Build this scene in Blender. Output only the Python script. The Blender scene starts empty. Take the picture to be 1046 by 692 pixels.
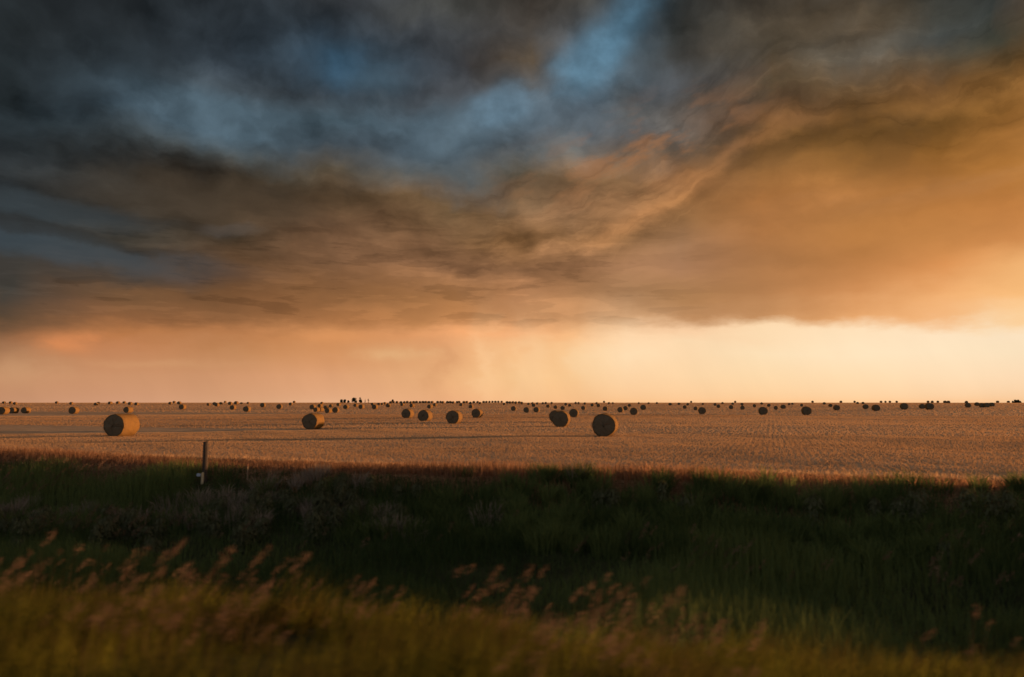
import bpy, bmesh, math, random
import numpy as np
R = math.radians
scene = bpy.context.scene

# ------------------------------------------------------------------ camera
FPX, PITCH, EYE = 813.0, math.atan(65 / 813.0), 2.4      # focal length in photo pixels, tilt, eye height
cam_data = bpy.data.cameras.new("camera")
cam_data.sensor_width = 36.0
cam_data.lens = 36.0 * FPX / 1046.0
cam_data.clip_start = 0.1
cam_data.clip_end = 20000
cam = bpy.data.objects.new("camera", cam_data)
scene.collection.objects.link(cam)
cam.location = (0, 0, EYE)
cam.rotation_euler = (math.pi / 2 + PITCH, 0, 0)
scene.camera = cam

def ray(px, py):
    """direction seen at a photo pixel"""
    xc, yc = (px - 523) / FPX, (346 - py) / FPX
    d = np.array([xc, math.cos(PITCH) - yc * math.sin(PITCH), math.sin(PITCH) + yc * math.cos(PITCH)])
    return d / np.linalg.norm(d)

# ------------------------------------------------------------------ sun
SUN_AZ, SUN_EL = R(73), R(2.5)                           # azimuth to the right of the view axis (+Y)
sun_dir = np.array([math.sin(SUN_AZ) * math.cos(SUN_EL), math.cos(SUN_AZ) * math.cos(SUN_EL), math.sin(SUN_EL)])
sun_data = bpy.data.lights.new("sun", 'SUN')
sun_data.energy = 4.9
sun_data.angle = R(0.8)
sun_data.color = (1.0, 0.51, 0.23)
sun = bpy.data.objects.new("sun", sun_data)
scene.collection.objects.link(sun)
from mathutils import Vector, Matrix
sun.rotation_euler = Vector(sun_dir).to_track_quat('Z', 'Y').to_euler()

# ------------------------------------------------------------------ sky
def lin(c):
    return [((v / 255) / 12.92 if v / 255 <= .04045 else ((v / 255 + .055) / 1.055) ** 2.4) for v in c]

# cloud colour by bearing and height: one list per bearing, (height mark, sRGB)
SKY = {
 -220: [(0,(26,29,31)),(60,(28,33,35)),(120,(30,36,40)),(180,(33,36,38)),(240,(46,50,53)),(300,(58,52,47)),(340,(96,74,56)),(385,(160,112,80)),(410,(178,126,92))],
 0: [(0,(31,35,37)),(30,(35,40,42)),(60,(37,43,46)),(90,(38,45,48)),(120,(40,48,52)),(150,(38,42,44)),(180,(38,41,42)),(210,(48,54,57)),(240,(52,56,57)),(270,(60,56,51)),(300,(66,62,56)),(325,(92,72,54)),(340,(130,92,64)),(360,(168,117,82)),(385,(196,140,102)),(410,(202,148,112))],
 120: [(0,(39,44,47)),(30,(42,48,52)),(60,(48,57,63)),(90,(58,72,81)),(120,(61,76,86)),(150,(55,62,65)),(180,(58,54,48)),(210,(60,55,48)),(240,(68,63,55)),(270,(84,68,53)),(300,(118,84,56)),(325,(140,94,60)),(340,(180,118,72)),(355,(192,129,86)),(385,(202,146,106)),(410,(208,153,118))],
 240: [(0,(46,52,57)),(30,(50,58,65)),(60,(52,61,69)),(90,(56,64,70)),(110,(64,80,90)),(135,(66,82,92)),(160,(66,68,66)),(180,(66,56,44)),(210,(74,60,46)),(240,(78,63,47)),(270,(92,67,46)),(300,(116,80,51)),(325,(140,95,60)),(340,(185,124,78)),(360,(196,138,92)),(385,(210,152,110)),(410,(216,162,122))],
 340: [(0,(48,51,54)),(25,(58,67,75)),(60,(62,82,97)),(90,(62,68,73)),(120,(69,86,96)),(150,(69,80,88)),(180,(84,74,60)),(210,(92,70,48)),(240,(100,74,53)),(270,(118,84,58)),(300,(140,96,60)),(325,(170,114,70)),(340,(205,140,88)),(360,(208,144,94)),(385,(217,158,114)),(410,(224,170,130))],
 460: [(0,(58,58,55)),(30,(58,60,62)),(60,(60,60,62)),(90,(72,74,78)),(120,(88,107,120)),(150,(86,102,114)),(180,(82,88,90)),(210,(108,84,58)),(240,(120,88,60)),(270,(146,104,72)),(300,(168,116,72)),(325,(190,130,80)),(340,(238,165,110)),(360,(232,170,118)),(385,(240,182,128)),(410,(240,178,130))],
 530: [(0,(64,58,52)),(30,(68,63,58)),(60,(82,69,54)),(90,(86,84,82)),(105,(96,110,120)),(120,(86,101,112)),(150,(86,96,102)),(180,(94,84,68)),(210,(128,96,66)),(240,(140,100,62)),(270,(160,114,78)),(300,(172,120,80)),(325,(190,132,86)),(340,(240,170,115)),(360,(248,190,132)),(385,(250,198,140)),(410,(245,188,135))],
 590: [(0,(66,64,60)),(30,(72,80,86)),(55,(80,98,112)),(75,(82,102,116)),(100,(84,100,112)),(130,(94,104,112)),(150,(98,100,98)),(180,(130,100,70)),(210,(134,100,70)),(240,(146,106,70)),(270,(160,114,78)),(300,(170,122,82)),(325,(200,145,98)),(345,(250,188,130)),(360,(252,202,146)),(385,(252,202,146)),(410,(248,192,138))],
 640: [(0,(62,68,72)),(20,(66,76,84)),(50,(68,80,88)),(80,(76,88,96)),(110,(90,92,92)),(130,(96,98,100)),(150,(126,104,86)),(180,(140,104,70)),(210,(156,112,74)),(240,(145,105,68)),(270,(168,122,86)),(300,(168,124,86)),(325,(212,164,120)),(345,(253,212,168)),(360,(255,221,178)),(385,(253,211,164)),(410,(250,196,142))],
 700: [(0,(54,58,58)),(30,(52,54,52)),(60,(60,60,58)),(85,(84,88,92)),(110,(92,88,84)),(130,(108,102,96)),(150,(112,94,78)),(175,(160,112,72)),(200,(156,110,68)),(225,(145,104,66)),(250,(160,118,84)),(270,(165,120,86)),(300,(176,128,84)),(320,(190,140,96)),(335,(252,208,164)),(350,(254,219,176)),(385,(254,215,168)),(410,(252,198,145))],
 780: [(0,(68,61,52)),(30,(72,63,51)),(60,(79,69,55)),(90,(90,74,54)),(105,(94,72,52)),(125,(132,92,56)),(140,(130,92,50)),(170,(150,104,58)),(200,(168,112,62)),(240,(172,116,68)),(270,(170,118,74)),(300,(180,126,80)),(322,(196,142,94)),(335,(254,219,176)),(360,(255,226,184)),(385,(255,219,172)),(410,(254,202,148))],
 880: [(0,(80,67,50)),(30,(82,70,55)),(50,(86,80,70)),(80,(98,75,50)),(100,(108,77,44)),(120,(122,85,44)),(140,(125,86,40)),(170,(150,102,52)),(200,(176,118,64)),(240,(182,122,66)),(270,(188,126,72)),(300,(210,144,88)),(320,(232,168,110)),(335,(255,225,186)),(360,(255,228,190)),(385,(255,220,176)),(410,(254,203,150))],
 970: [(0,(64,64,58)),(25,(70,73,70)),(50,(86,74,58)),(80,(106,74,42)),(100,(126,87,45)),(120,(118,82,40)),(150,(132,88,40)),(180,(160,106,52)),(210,(178,117,60)),(240,(198,133,73)),(270,(220,148,86)),(300,(245,180,118)),(320,(245,185,128)),(335,(255,228,192)),(360,(255,229,192)),(385,(255,221,180)),(410,(252,202,152))],
 1046: [(0,(52,55,52)),(30,(62,62,52)),(55,(86,66,40)),(80,(116,80,40)),(110,(128,86,40)),(140,(150,100,48)),(170,(172,114,54)),(210,(186,122,64)),(240,(206,138,78)),(270,(240,178,114)),(300,(250,190,125)),(325,(254,212,160)),(340,(255,229,194)),(360,(255,229,192)),(385,(255,220,180)),(410,(250,200,150))],
}
def az_el(px, py):
    d = ray(px, py)
    return math.degrees(math.atan2(d[0], d[1])), math.degrees(math.asin(d[2]))
COLS = []                                                # (azimuth, [(elevation, linear colour)])
for px, rows in SKY.items():
    az = az_el(px, 411)[0]
    st = []
    for py, c in rows:
        # the pixel column of one bearing leans a little with height; take the height at that bearing
        st.append((max(0.0, az_el(px, py)[1]), lin(c)))
    st.append((44.0, [v * 0.5 + q * 0.5 for v, q in zip(st[0][1], lin((60, 66, 76)))]))
    st.append((90.0, lin((66, 74, 86))))
    COLS.append((az, sorted(st, key=lambda q: q[0])))
ZEN = lin((66, 74, 86))
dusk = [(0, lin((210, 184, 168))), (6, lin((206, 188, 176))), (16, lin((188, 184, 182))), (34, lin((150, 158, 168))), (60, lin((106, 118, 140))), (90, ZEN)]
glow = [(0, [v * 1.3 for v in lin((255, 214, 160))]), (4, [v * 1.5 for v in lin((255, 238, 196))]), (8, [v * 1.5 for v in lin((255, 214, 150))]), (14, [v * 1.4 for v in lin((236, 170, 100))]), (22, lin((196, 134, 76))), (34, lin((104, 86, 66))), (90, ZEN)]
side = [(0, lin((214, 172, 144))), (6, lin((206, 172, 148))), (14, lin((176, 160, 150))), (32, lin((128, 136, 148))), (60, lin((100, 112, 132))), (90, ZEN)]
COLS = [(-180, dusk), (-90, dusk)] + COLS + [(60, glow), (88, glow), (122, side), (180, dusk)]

world = bpy.data.worlds.new("World")
scene.world = world
world.use_nodes = True
NT = world.node_tree
NT.nodes.clear()

class N:
    """tiny expression helper: sockets that can be added and multiplied"""
    nt = NT
    def __init__(s, sock): s.s = sock
    @staticmethod
    def m(op, *a, clamp=False):
        n = N.nt.nodes.new('ShaderNodeMath'); n.operation = op; n.use_clamp = clamp
        for i, v in enumerate(a):
            if isinstance(v, N): N.nt.links.new(v.s, n.inputs[i])
            else: n.inputs[i].default_value = v
        return N(n.outputs[0])
    def __add__(s, o): return N.m('ADD', s, o)
    __radd__ = __add__
    def __sub__(s, o): return N.m('SUBTRACT', s, o)
    def __rsub__(s, o): return N.m('SUBTRACT', o, s)
    def __mul__(s, o): return N.m('MULTIPLY', s, o)
    __rmul__ = __mul__
    def __truediv__(s, o): return N.m('DIVIDE', s, o)
def smooth(x, a, b, lo=0.0, hi=1.0):
    n = N.nt.nodes.new('ShaderNodeMapRange'); n.interpolation_type = 'SMOOTHSTEP'
    N.nt.links.new(x.s, n.inputs[0])
    for i, v in enumerate((a, b, lo, hi)): n.inputs[i + 1].default_value = v
    return N(n.outputs[0])
def linear(x, a, b, lo=0.0, hi=1.0):
    n = N.nt.nodes.new('ShaderNodeMapRange'); N.nt.links.new(x.s, n.inputs[0])
    for i, v in enumerate((a, b, lo, hi)): n.inputs[i + 1].default_value = v
    return N(n.outputs[0])
def vec(x, y, z=0.0):
    n = N.nt.nodes.new('ShaderNodeCombineXYZ')
    for i, v in enumerate((x, y, z)):
        if isinstance(v, N): N.nt.links.new(v.s, n.inputs[i])
        else: n.inputs[i].default_value = v
    return N(n.outputs[0])
def noise(v, scale, detail=6, rough=.55, dist=0.0, col=False):
    n = N.nt.nodes.new('ShaderNodeTexNoise')
    N.nt.links.new(v.s, n.inputs['Vector'])
    n.inputs['Scale'].default_value = scale; n.inputs['Detail'].default_value = detail
    n.inputs['Roughness'].default_value = rough; n.inputs['Distortion'].default_value = dist
    return N(n.outputs['Color' if col else 'Fac'])
def split(v):
    n = N.nt.nodes.new('ShaderNodeSeparateXYZ'); N.nt.links.new(v.s, n.inputs[0])
    return [N(o) for o in n.outputs]
def mixc(fac, a, b, mode='MIX'):
    n = N.nt.nodes.new('ShaderNodeMix'); n.data_type = 'RGBA'; n.blend_type = mode; n.clamp_factor = True
    for i, v in ((0, fac), (6, a), (7, b)):
        if isinstance(v, N): N.nt.links.new(v.s, n.inputs[i])
        elif i == 0: n.inputs[0].default_value = v
        else: n.inputs[i].default_value = (*v, 1)
    return N(n.outputs[2])
def scalec(c, f):
    n = N.nt.nodes.new('ShaderNodeVectorMath'); n.operation = 'SCALE'
    N.nt.links.new(c.s, n.inputs[0])
    if isinstance(f, N): N.nt.links.new(f.s, n.inputs['Scale'])
    else: n.inputs['Scale'].default_value = f
    return N(n.outputs[0])
def ramp(f, stops, interp='LINEAR'):
    n = N.nt.nodes.new('ShaderNodeValToRGB'); N.nt.links.new(f.s, n.inputs[0])
    cr = n.color_ramp; cr.interpolation = interp
    cr.elements.remove(cr.elements[1])
    cr.elements[0].position = stops[0][0]; cr.elements[0].color = (*stops[0][1], 1)
    for p, c in stops[1:]:
        cr.elements.new(p).color = (*c, 1)
    return N(n.outputs[0])

tc = NT.nodes.new('ShaderNodeTexCoord')
D = N(tc.outputs['Generated'])
dx, dy, dz = split(D)
AZ = N.m('ARCTAN2', dx, dy) * (180 / math.pi)
EL = N.m('MAXIMUM', N.m('ARCSINE', dz) * (180 / math.pi), 0.0)
# the cloud deck as a plane overhead: bands run away from the viewer and meet low on the horizon
h = N.m('MAXIMUM', dz, 0.0) + 0.045
va = R(-7)
px_ = (dx * math.cos(va) - dy * math.sin(va)) / h
py_ = (dx * math.sin(va) + dy * math.cos(va)) / h
deck = vec(px_, py_ * 0.42, 0.0)
le = N.m('LOGARITHM', EL + 3.0, math.e) * 10.0          # height, opened out towards the horizon where decks foreshorten
w1 = noise(vec(px_, py_ * 0.5, 3.1), 0.55, 3, .5)
w2 = noise(vec(px_, py_ * 0.5, 9.7), 0.8, 4, .5)
wn1 = noise(vec(AZ * 0.075, le * 0.17, 1.0), 1.0, 4, .5)
wn2 = noise(vec(AZ * 0.07, le * 0.17, 5.0), 1.0, 4, .5)
wf1 = noise(vec(AZ * 0.20, le * 0.42, 11.0), 1.0, 7, .56)
wf2 = noise(vec(AZ * 0.20, le * 0.42, 15.0), 1.0, 7, .56)
up = smooth(EL, 3.5, 12)
# the long torn edge of the rain cloud climbs to the right; under it hangs a smooth veil of rain
edge_pts = [(380, 285), (480, 268), (560, 256), (620, 240), (660, 219), (700, 196), (750, 156), (800, 126), (863, 114), (960, 116), (1046, 86), (1150, 50)]
ea = [az_el(*p) for p in edge_pts]
a_lo, a_hi = ea[0][0], ea[-1][0]
curve = N(ramp(linear(AZ, a_lo, a_hi), [((a - a_lo) / (a_hi - a_lo), (e / 40,) * 3) for a, e in ea]).s)
cx, _, _ = split(curve)
veil = smooth(EL - cx * 40.0, 0.8, -2.2) * smooth(AZ, 1, 13)
up = up * (1.0 - veil * 0.65)
base_rag = smooth(EL, 2.0, 4.5) * smooth(EL, 12, 7)
A2 = AZ + (wn1 - 0.5) * (up * 5.0) + (w1 - 0.5) * (up * 2.0) + (wf1 - 0.5) * (up * 4.5)
E2 = EL + (wn2 - 0.5) * (up * 3.4 + 0.5) + (w2 - 0.5) * (up * 1.2) + (wf2 - 0.5) * (up * 3.2) + (wf1 - 0.5) * base_rag * 2.6 + (wn1 - 0.5) * base_rag * 1.5
E2n = N.m('SQRT', N.m('MAXIMUM', E2, 0.0) / 90.0)        # finer steps near the horizon
base = None
prev_az = None
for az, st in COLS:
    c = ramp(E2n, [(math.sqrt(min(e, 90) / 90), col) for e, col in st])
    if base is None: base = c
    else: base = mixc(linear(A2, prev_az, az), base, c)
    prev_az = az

def lens(px, py, rx, ry, tilt, a, e, crisp=False):
    """soft patch of cloud round one bearing; radii in photo pixels"""
    a0, e0 = az_el(px, py)
    k = 14.2
    u, v = (a - a0) * k, (e - e0) * k
    c, s_ = math.cos(R(tilt)), math.sin(R(tilt))
    p = (u * c + v * s_) * (1 / rx)
    q = (v * c - u * s_) * (1 / ry)
    rr = p * p + q * q
    if crisp: rr = rr * rr
    return N.m('POWER', math.e, rr * -1.0)

# --- billows: brightness varies through the deck, stronger overhead, almost none by the horizon
def heap(a, l, z):
    return noise(vec(a * 0.085, l * 0.34, z), 1.0, 7, .5) * 0.7 + noise(vec(a * 0.24, l * 0.85, z + 3.0), 1.0, 6, .5) * 0.3
b1 = noise(deck, 1.15, 7, .55, 0.3)
Aw = AZ + (wf1 - 0.5) * 3.0; Lw = le + (wf2 - 0.5) * 1.6
b2 = heap(Aw, Lw, 2.0)
relief = (b2 - heap(Aw + 1.0, Lw + 0.75, 2.0)) * 2.8     # lumps lit from above and from the sunset side
b4 = noise(vec(Aw * 0.62, Lw * 1.5, 61.0), 1.0, 6, .58)
bill = (b4 - 0.5) * 0.46 + (b1 - 0.5) * 0.5 + (b2 - 0.5) * 0.6 + relief * smooth(AZ, 38, 12, 0.35, 1.0)
amp = smooth(EL, 4.5, 13, 0.0, 1.0) * (1.0 - veil * 0.7)
sky = scalec(base, N.m('MAXIMUM', bill * amp + 1.0, 0.35))

# --- long torn edge of the rain cloud, climbing to the right
fine1 = noise(vec(AZ * 0.30, EL * 0.5, 7.0), 1.0, 7, .58)
f = EL - cx * 40.0 + (fine1 - 0.5) * 2.8 + (b2 - 0.5) * 2.0
on = smooth(AZ, a_lo, a_lo + 12) * smooth(AZ, a_hi, a_hi - 6)
rim = N.m('POWER', math.e, (f * f) * -2.2)
g = f + 1.15
shade = N.m('POWER', math.e, (g * g) * -1.8)
g2 = f - 1.5
shade2 = N.m('POWER', math.e, (g2 * g2) * -0.9)
sky = mixc(on * rim * smooth(AZ, 2, 8) * smooth(AZ, 24, 17) * 0.32, sky, lin((172, 116, 70)))
sky = scalec(sky, 1.0 + on * (rim * 0.16 - shade * 0.17 - shade2 * 0.07))

# --- torn darker scud under the deck, with firm edges, and thin flecks lower down
b3 = noise(vec(AZ * 0.085, le * 0.22, 21.0), 1.0, 8, .56)
scud = smooth(b3, 0.50, 0.585) * smooth(EL, 11, 18)
sky = mixc(scud * 0.20, sky, mixc(smooth(AZ, -18, 22), lin((44, 48, 51)), lin((64, 55, 43))))
torn = smooth(b3, 0.50, 0.43) * smooth(b2, 0.42, 0.62) * smooth(EL, 10, 17)
sky = scalec(sky, 1.0 + torn * 0.30)
fl = noise(vec(AZ * 0.15, EL * 0.95, 31.0), 1.0, 7, .58)
flm = smooth(EL, 4.2, 6.5) * smooth(EL, 16, 10) * smooth(AZ, 20, 2)
sky = scalec(sky, 1.0 + flm * (smooth(fl, 0.545, 0.61) * -0.22 + smooth(fl, 0.46, 0.40) * 0.15))
lit = noise(vec(AZ * 0.20 + EL * 0.10, EL * 0.52 - AZ * 0.17, 43.0), 1.0, 7, .56)
sky = mixc(lens(655, 160, 105, 34, 16, AZ, EL) * smooth(lit, 0.47, 0.64) * 0.7, sky, lin((158, 108, 70)))

# --- layered strands of cloud lying along the climbing edge
q_ = EL - cx * 40.0
strand = noise(vec(AZ * 0.060 + (wf1 - 0.5) * 0.25, q_ * 0.50 + (wf2 - 0.5) * 1.9 + (b4 - 0.5) * 0.35, 81.0), 1.0, 8, .60)
m_str = smooth(q_, -3.5, -0.3) * smooth(q_, 9, 2.5) * smooth(AZ, -12, 2)
sky = scalec(sky, 1.0 + m_str * ((strand - 0.5) * 0.8 + smooth(strand, 0.535, 0.60) * 0.13 - smooth(strand, 0.47, 0.41) * 0.12))

# --- scalloped underside of the dark upper cloud, pale slate below it
pts2 = [(-60, 30), (40, 52), (100, 68), (165, 92), (225, 76), (265, 96), (330, 104), (395, 108), (470, 92), (540, 120), (600, 140)]
e2 = [az_el(*p) for p in pts2]
c2 = split(ramp(linear(AZ, e2[0][0], e2[-1][0]), [((a - e2[0][0]) / (e2[-1][0] - e2[0][0]), (e / 40,) * 3) for a, e in e2]))[0]
sc = noise(vec(AZ * 0.17, le * 0.40, 71.0), 1.0, 5, .5)
sc2 = noise(vec(AZ * 0.42, le * 0.9, 75.0), 1.0, 5, .52)
f2 = EL - c2 * 40.0 + N.m('ABSOLUTE', sc - 0.5) * 9.0 - 1.0 + N.m('ABSOLUTE', sc2 - 0.5) * 4.0 - 0.4
on2 = smooth(AZ, e2[0][0], e2[0][0] + 8) * smooth(AZ, e2[-1][0], e2[-1][0] - 9)
dark2 = smooth(f2, -0.25, 0.55) * smooth(f2, 6.5, 1.2)
pale2 = smooth(f2, 0.1, -0.5) * smooth(f2, -4.0, -0.8)
sky = scalec(sky, 1.0 + on2 * (pale2 * 0.04 - dark2 * 0.15))

# --- single clouds one can point at
aw = AZ + (wn1 - 0.5) * 5.0 + (fine1 - 0.5) * 2.5
ew = EL + (wn2 - 0.5) * 3.2 + (fine1 - 0.5) * 1.6
puff = noise(vec(AZ * 0.26, EL * 0.30, 51.0), 1.0, 5, .52)
for px, py, rx, ry, tilt, c, k in (
        (30, 246, 160, 16, -6, (66, 77, 84), .65), (50, 207, 90, 12, -3, (56, 64, 68), .6), (20, 226, 130, 7, -6, (46, 44, 41), .5), (60, 276, 120, 8, -2, (64, 60, 55), .5), (230, 205, 130, 22, 0, (70, 58, 45), .5),
        (598, 62, 44, 28, 30, (100, 138, 161), .8), (640, 24, 44, 22, 48, (84, 120, 142), .75),
        (508, 108, 32, 20, 20, (106, 136, 156), .6), (465, 135, 60, 24, 25, (94, 116, 130), .5),
        (335, 62, 26, 22, 0, (62, 98, 124), .5), (380, 80, 36, 20, 0, (66, 88, 102), .5),
        (70, 350, 26, 9, 0, (226, 142, 86), .65), (480, 337, 60, 7, 0, (250, 176, 116), .5),
        (345, 344, 40, 6, 0, (230, 156, 98), .4), (170, 372, 60, 4, 0, (212, 158, 112), .4),
        (400, 362, 28, 7, 0, (238, 190, 136), .5), (235, 236, 30, 7, 0, (92, 84, 78), .4), (18, 376, 30, 16, 0, (220, 172, 126), .4), (498, 372, 13, 40, 0, (255, 208, 156), .45), (540, 368, 22, 40, 0, (255, 212, 162), .45), (446, 372, 12, 34, 0, (214, 152, 104), .4), (610, 362, 26, 30, 0, (255, 224, 180), .4)):
    cc = lin(c)
    if rx <= 60 and 0 < py < 140: cc = mixc(smooth(puff, .32, .68), [v * .62 for v in cc], [v * 1.30 for v in cc])
    sky = mixc(lens(px, py, rx, ry, tilt, aw if py < 300 else AZ + (fine1 - 0.5) * 6.0, ew if py < 300 else EL + (fine1 - 0.5) * 1.2, crisp=200 < py < 280 or px in (508, 598)) * k, sky, cc)

# --- rain shafts under the cloud base
sh = noise(vec(AZ * 0.11 + EL * 0.05, EL * 0.05, 4.0), 1.0, 5, .55)
low = smooth(EL, 9.0, 4.0)
sky = scalec(sky, 1.0 + (sh - 0.5) * low * smooth(AZ, 14, -2, 0.28, 0.46))

# --- clear air behind the cloud: the daylight sky shows faintly through the thin places
nsk = NT.nodes.new('ShaderNodeTexSky'); nsk.sky_type = 'NISHITA'; nsk.sun_disc = False
nsk.sun_elevation = SUN_EL; nsk.sun_rotation = SUN_AZ
thin = smooth(b1, 0.52, 0.75) * smooth(EL, 10, 20) * 0.35
clear = scalec(N(nsk.outputs[0]), thin)
total = N.nt.nodes.new('ShaderNodeVectorMath'); total.operation = 'ADD'
NT.links.new(scalec(sky, 10.0).s, total.inputs[0]); NT.links.new(clear.s, total.inputs[1])
bg = NT.nodes.new('ShaderNodeBackground'); bg.inputs['Strength'].default_value = 0.05
NT.links.new(total.outputs[0], bg.inputs['Color'])
wo = NT.nodes.new('ShaderNodeOutputWorld'); NT.links.new(bg.outputs[0], wo.inputs['Surface'])
world.cycles.sampling_method = 'MANUAL'; world.cycles.sample_map_resolution = 512

vs = scene.view_settings
scene.display_settings.display_device = 'sRGB'
vs.view_transform = 'Standard'; vs.look = 'None'; vs.exposure = 1.0; vs.gamma = 1.0
vs.use_curve_mapping = False
# ------------------------------------------------------------------ terrain
rng = np.random.default_rng(7)
random.seed(7)
YAW = R(18)                                              # the road runs across the view, turned by this much
ES = np.array([math.cos(YAW), -math.sin(YAW)])           # along the road
ET = np.array([math.sin(YAW), math.cos(YAW)])            # from the road into the field
PT = np.array([-400, -9, -7, 1.2, 2.6, 4.5, 7.5, 10.5, 13, 16.5, 20, 22.3, 23.6, 27.5, 40])
PZ = np.array([-0.6, -0.6, .86, .86, .80, .58, .00, -1.02, -1.50, -1.55, -1.12, -.42, .10, .05, 0.0])
NW = [(0.9, 0.031, 0.4, 1.3), (1.9, 0.017, 2.1, 1.0), (3.6, 0.012, 4.4, 0.8), (0.35, 0.05, 5.2, 0.5), (0.13, 0.10, 1.1, 2.7)]

def sst(x, a, b):
    q = np.clip((x - a) / (b - a), 0, 1)
    return q * q * (3 - 2 * q)

def gz(x, y):
    """ground height; works on numbers and arrays"""
    x = np.asarray(x, float); y = np.asarray(y, float)
    s = x * ES[0] + y * ES[1]; t = x * ET[0] + y * ET[1]
    wob = 0.28 * np.sin(s * 0.11 + 0.6) + 0.22 * np.sin(s * 0.27 + 2.0)
    z = np.interp(t - wob * sst(t, 5, 12) * (1 - sst(t, 28, 34)), PT, PZ)
    d = np.hypot(x, y)
    az = np.degrees(np.arctan2(x, np.maximum(y, 1e-3)))
    start = 170 - 90 * sst(az, 14, 34)
    rise = 1.95 * sst(d, start, 640 - 120 * sst(az, 14, 34)) * sst(t, 30, 90)
    rise = rise - 9.0 * sst(d, 700, 5000) * sst(t, 30, 90)
    b = 0
    for k, a, p, q in NW:
        b = b + a * np.sin(k * s * 1.1 + p + 1.7 * np.sin(k * t * 0.6 + q)) * np.cos(k * t * 0.9 + q)
    calm = np.where(d > 120, np.clip(1 - (d - 120) / 200, 0.0, 1), 1)
    return z + rise + b * 0.55 * calm * sst(np.abs(t), 2.5, 5)

def hit(px, py):
    """where the view through a photo pixel meets the ground"""
    d = ray(px, py)
    d = d / math.hypot(d[0], d[1])
    ts = np.concatenate([np.arange(3, 60, .05), np.arange(60, 300, .25), np.arange(300, 1500, 1.0)])
    zz = EYE + d[2] * ts
    g = gz(d[0] * ts, d[1] * ts)
    below = np.nonzero(zz <= g)[0]
    if len(below) == 0: return None
    k = ts[below[0]]
    return d[0] * k, d[1] * k, float(gz(d[0] * k, d[1] * k))

def link(o, parent=None):
    scene.collection.objects.link(o)
    if parent is not None: o.parent = parent
    return o

def tag(o, label=None, cat=None, group=None, kind=None):
    if label: o["label"] = label
    if cat: o["category"] = cat
    if group: o["group"] = group
    if kind: o["kind"] = kind
    return o

def np_mesh(name, verts, faces, mats, mat_idx=None, smooth_=False, nper=None):
    """mesh from an array of vertices and an array of equal-sided faces"""
    me = bpy.data.meshes.new(name)
    verts = np.asarray(verts, np.float32); faces = np.asarray(faces, np.int32)
    n = faces.shape[1]
    me.vertices.add(len(verts)); me.vertices.foreach_set('co', verts.ravel())
    me.loops.add(faces.size); me.loops.foreach_set('vertex_index', faces.ravel())
    me.polygons.add(len(faces))
    me.polygons.foreach_set('loop_start', np.arange(len(faces), dtype=np.int32) * n)
    me.polygons.foreach_set('loop_total', np.full(len(faces), n, np.int32))
    for m in (mats if isinstance(mats, (list, tuple)) else [mats]): me.materials.append(m)
    if mat_idx is not None: me.polygons.foreach_set('material_index', np.asarray(mat_idx, np.int32))
    me.polygons.foreach_set('use_smooth', np.full(len(faces), smooth_, bool))
    if nper is not None:
        at = me.attributes.new('tone', 'FLOAT', 'POINT'); at.data.foreach_set('value', np.asarray(nper, np.float32))
    me.update(calc_edges=True)
    return me

# ------------------------------------------------------------------ materials
def new_mat(name):
    m = bpy.data.materials.new(name); m.use_nodes = True
    m.node_tree.nodes.clear()
    N.nt = m.node_tree
    return m
def finish(m, shader):
    o = m.node_tree.nodes.new('ShaderNodeOutputMaterial'); m.node_tree.links.new(shader, o.inputs['Surface'])
    return m
def node(t): return N.nt.nodes.new(t)
def position():
    return N(node('ShaderNodeNewGeometry').outputs['Position'])
def objco():
    return N(node('ShaderNodeTexCoord').outputs['Object'])
def attr(name):
    n = node('ShaderNodeAttribute'); n.attribute_name = name
    return N(n.outputs['Fac'])
def diffuse(col, rough=.9, bump=None, strength=.5, dist=.05, spec=.15):
    b = node('ShaderNodeBsdfPrincipled')
    N.nt.links.new(col.s, b.inputs['Base Color']) if isinstance(col, N) else setattr(b.inputs['Base Color'], 'default_value', (*col, 1))
    b.inputs['Roughness'].default_value = rough
    b.inputs['Specular IOR Level'].default_value = spec
    if bump is not None:
        bn = node('ShaderNodeBump'); bn.inputs['Strength'].default_value = strength; bn.inputs['Distance'].default_value = dist
        N.nt.links.new(bump.s, bn.inputs['Height']); N.nt.links.new(bn.outputs[0], b.inputs['Normal'])
    return b.outputs[0]
def leafy(col, share=.35, tcol=None):
    """thin leaf: part of the light comes through from behind"""
    a = node('ShaderNodeBsdfDiffuse'); t = node('ShaderNodeBsdfTranslucent'); x = node('ShaderNodeMixShader')
    N.nt.links.new(col.s, a.inputs['Color']); N.nt.links.new((tcol or col).s, t.inputs['Color'])
    x.inputs[0].default_value = share
    N.nt.links.new(a.outputs[0], x.inputs[1]); N.nt.links.new(t.outputs[0], x.inputs[2])
    return x.outputs[0]

def grass_mat(name, lo, hi, share=.35, patch=None):
    m = new_mat(name)
    c = ramp(attr('tone'), [(0.0, lo), (1.0, hi)])
    if patch:
        p = position()
        c = mixc(smooth(noise(p, patch[1], 3), .42, .62), c, mixc(0.75, c, patch[0]))
    return finish(m, leafy(c, share))

STRAW = (0.50, 0.30, 0.13)
m = new_mat('ground')
p = position(); x_, y_, z_ = split(p)
s_ = x_ * float(ES[0]) + y_ * float(ES[1]); t_ = x_ * float(ET[0]) + y_ * float(ET[1])
big = noise(p, 0.02, 4); mid = noise(p, 0.6, 5); fine = noise(p, 9.0, 5)
rows = N.m('SINE', s_ * (2 * math.pi / 0.6)) * 0.5 + 0.5
straw = mixc(smooth(mid * 0.5 + fine * 0.5, .36, .62), (0.34, 0.22, 0.125), (0.50, 0.335, 0.19))
straw = mixc(rows * 0.08, straw, (0.19, 0.11, 0.055))
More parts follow.
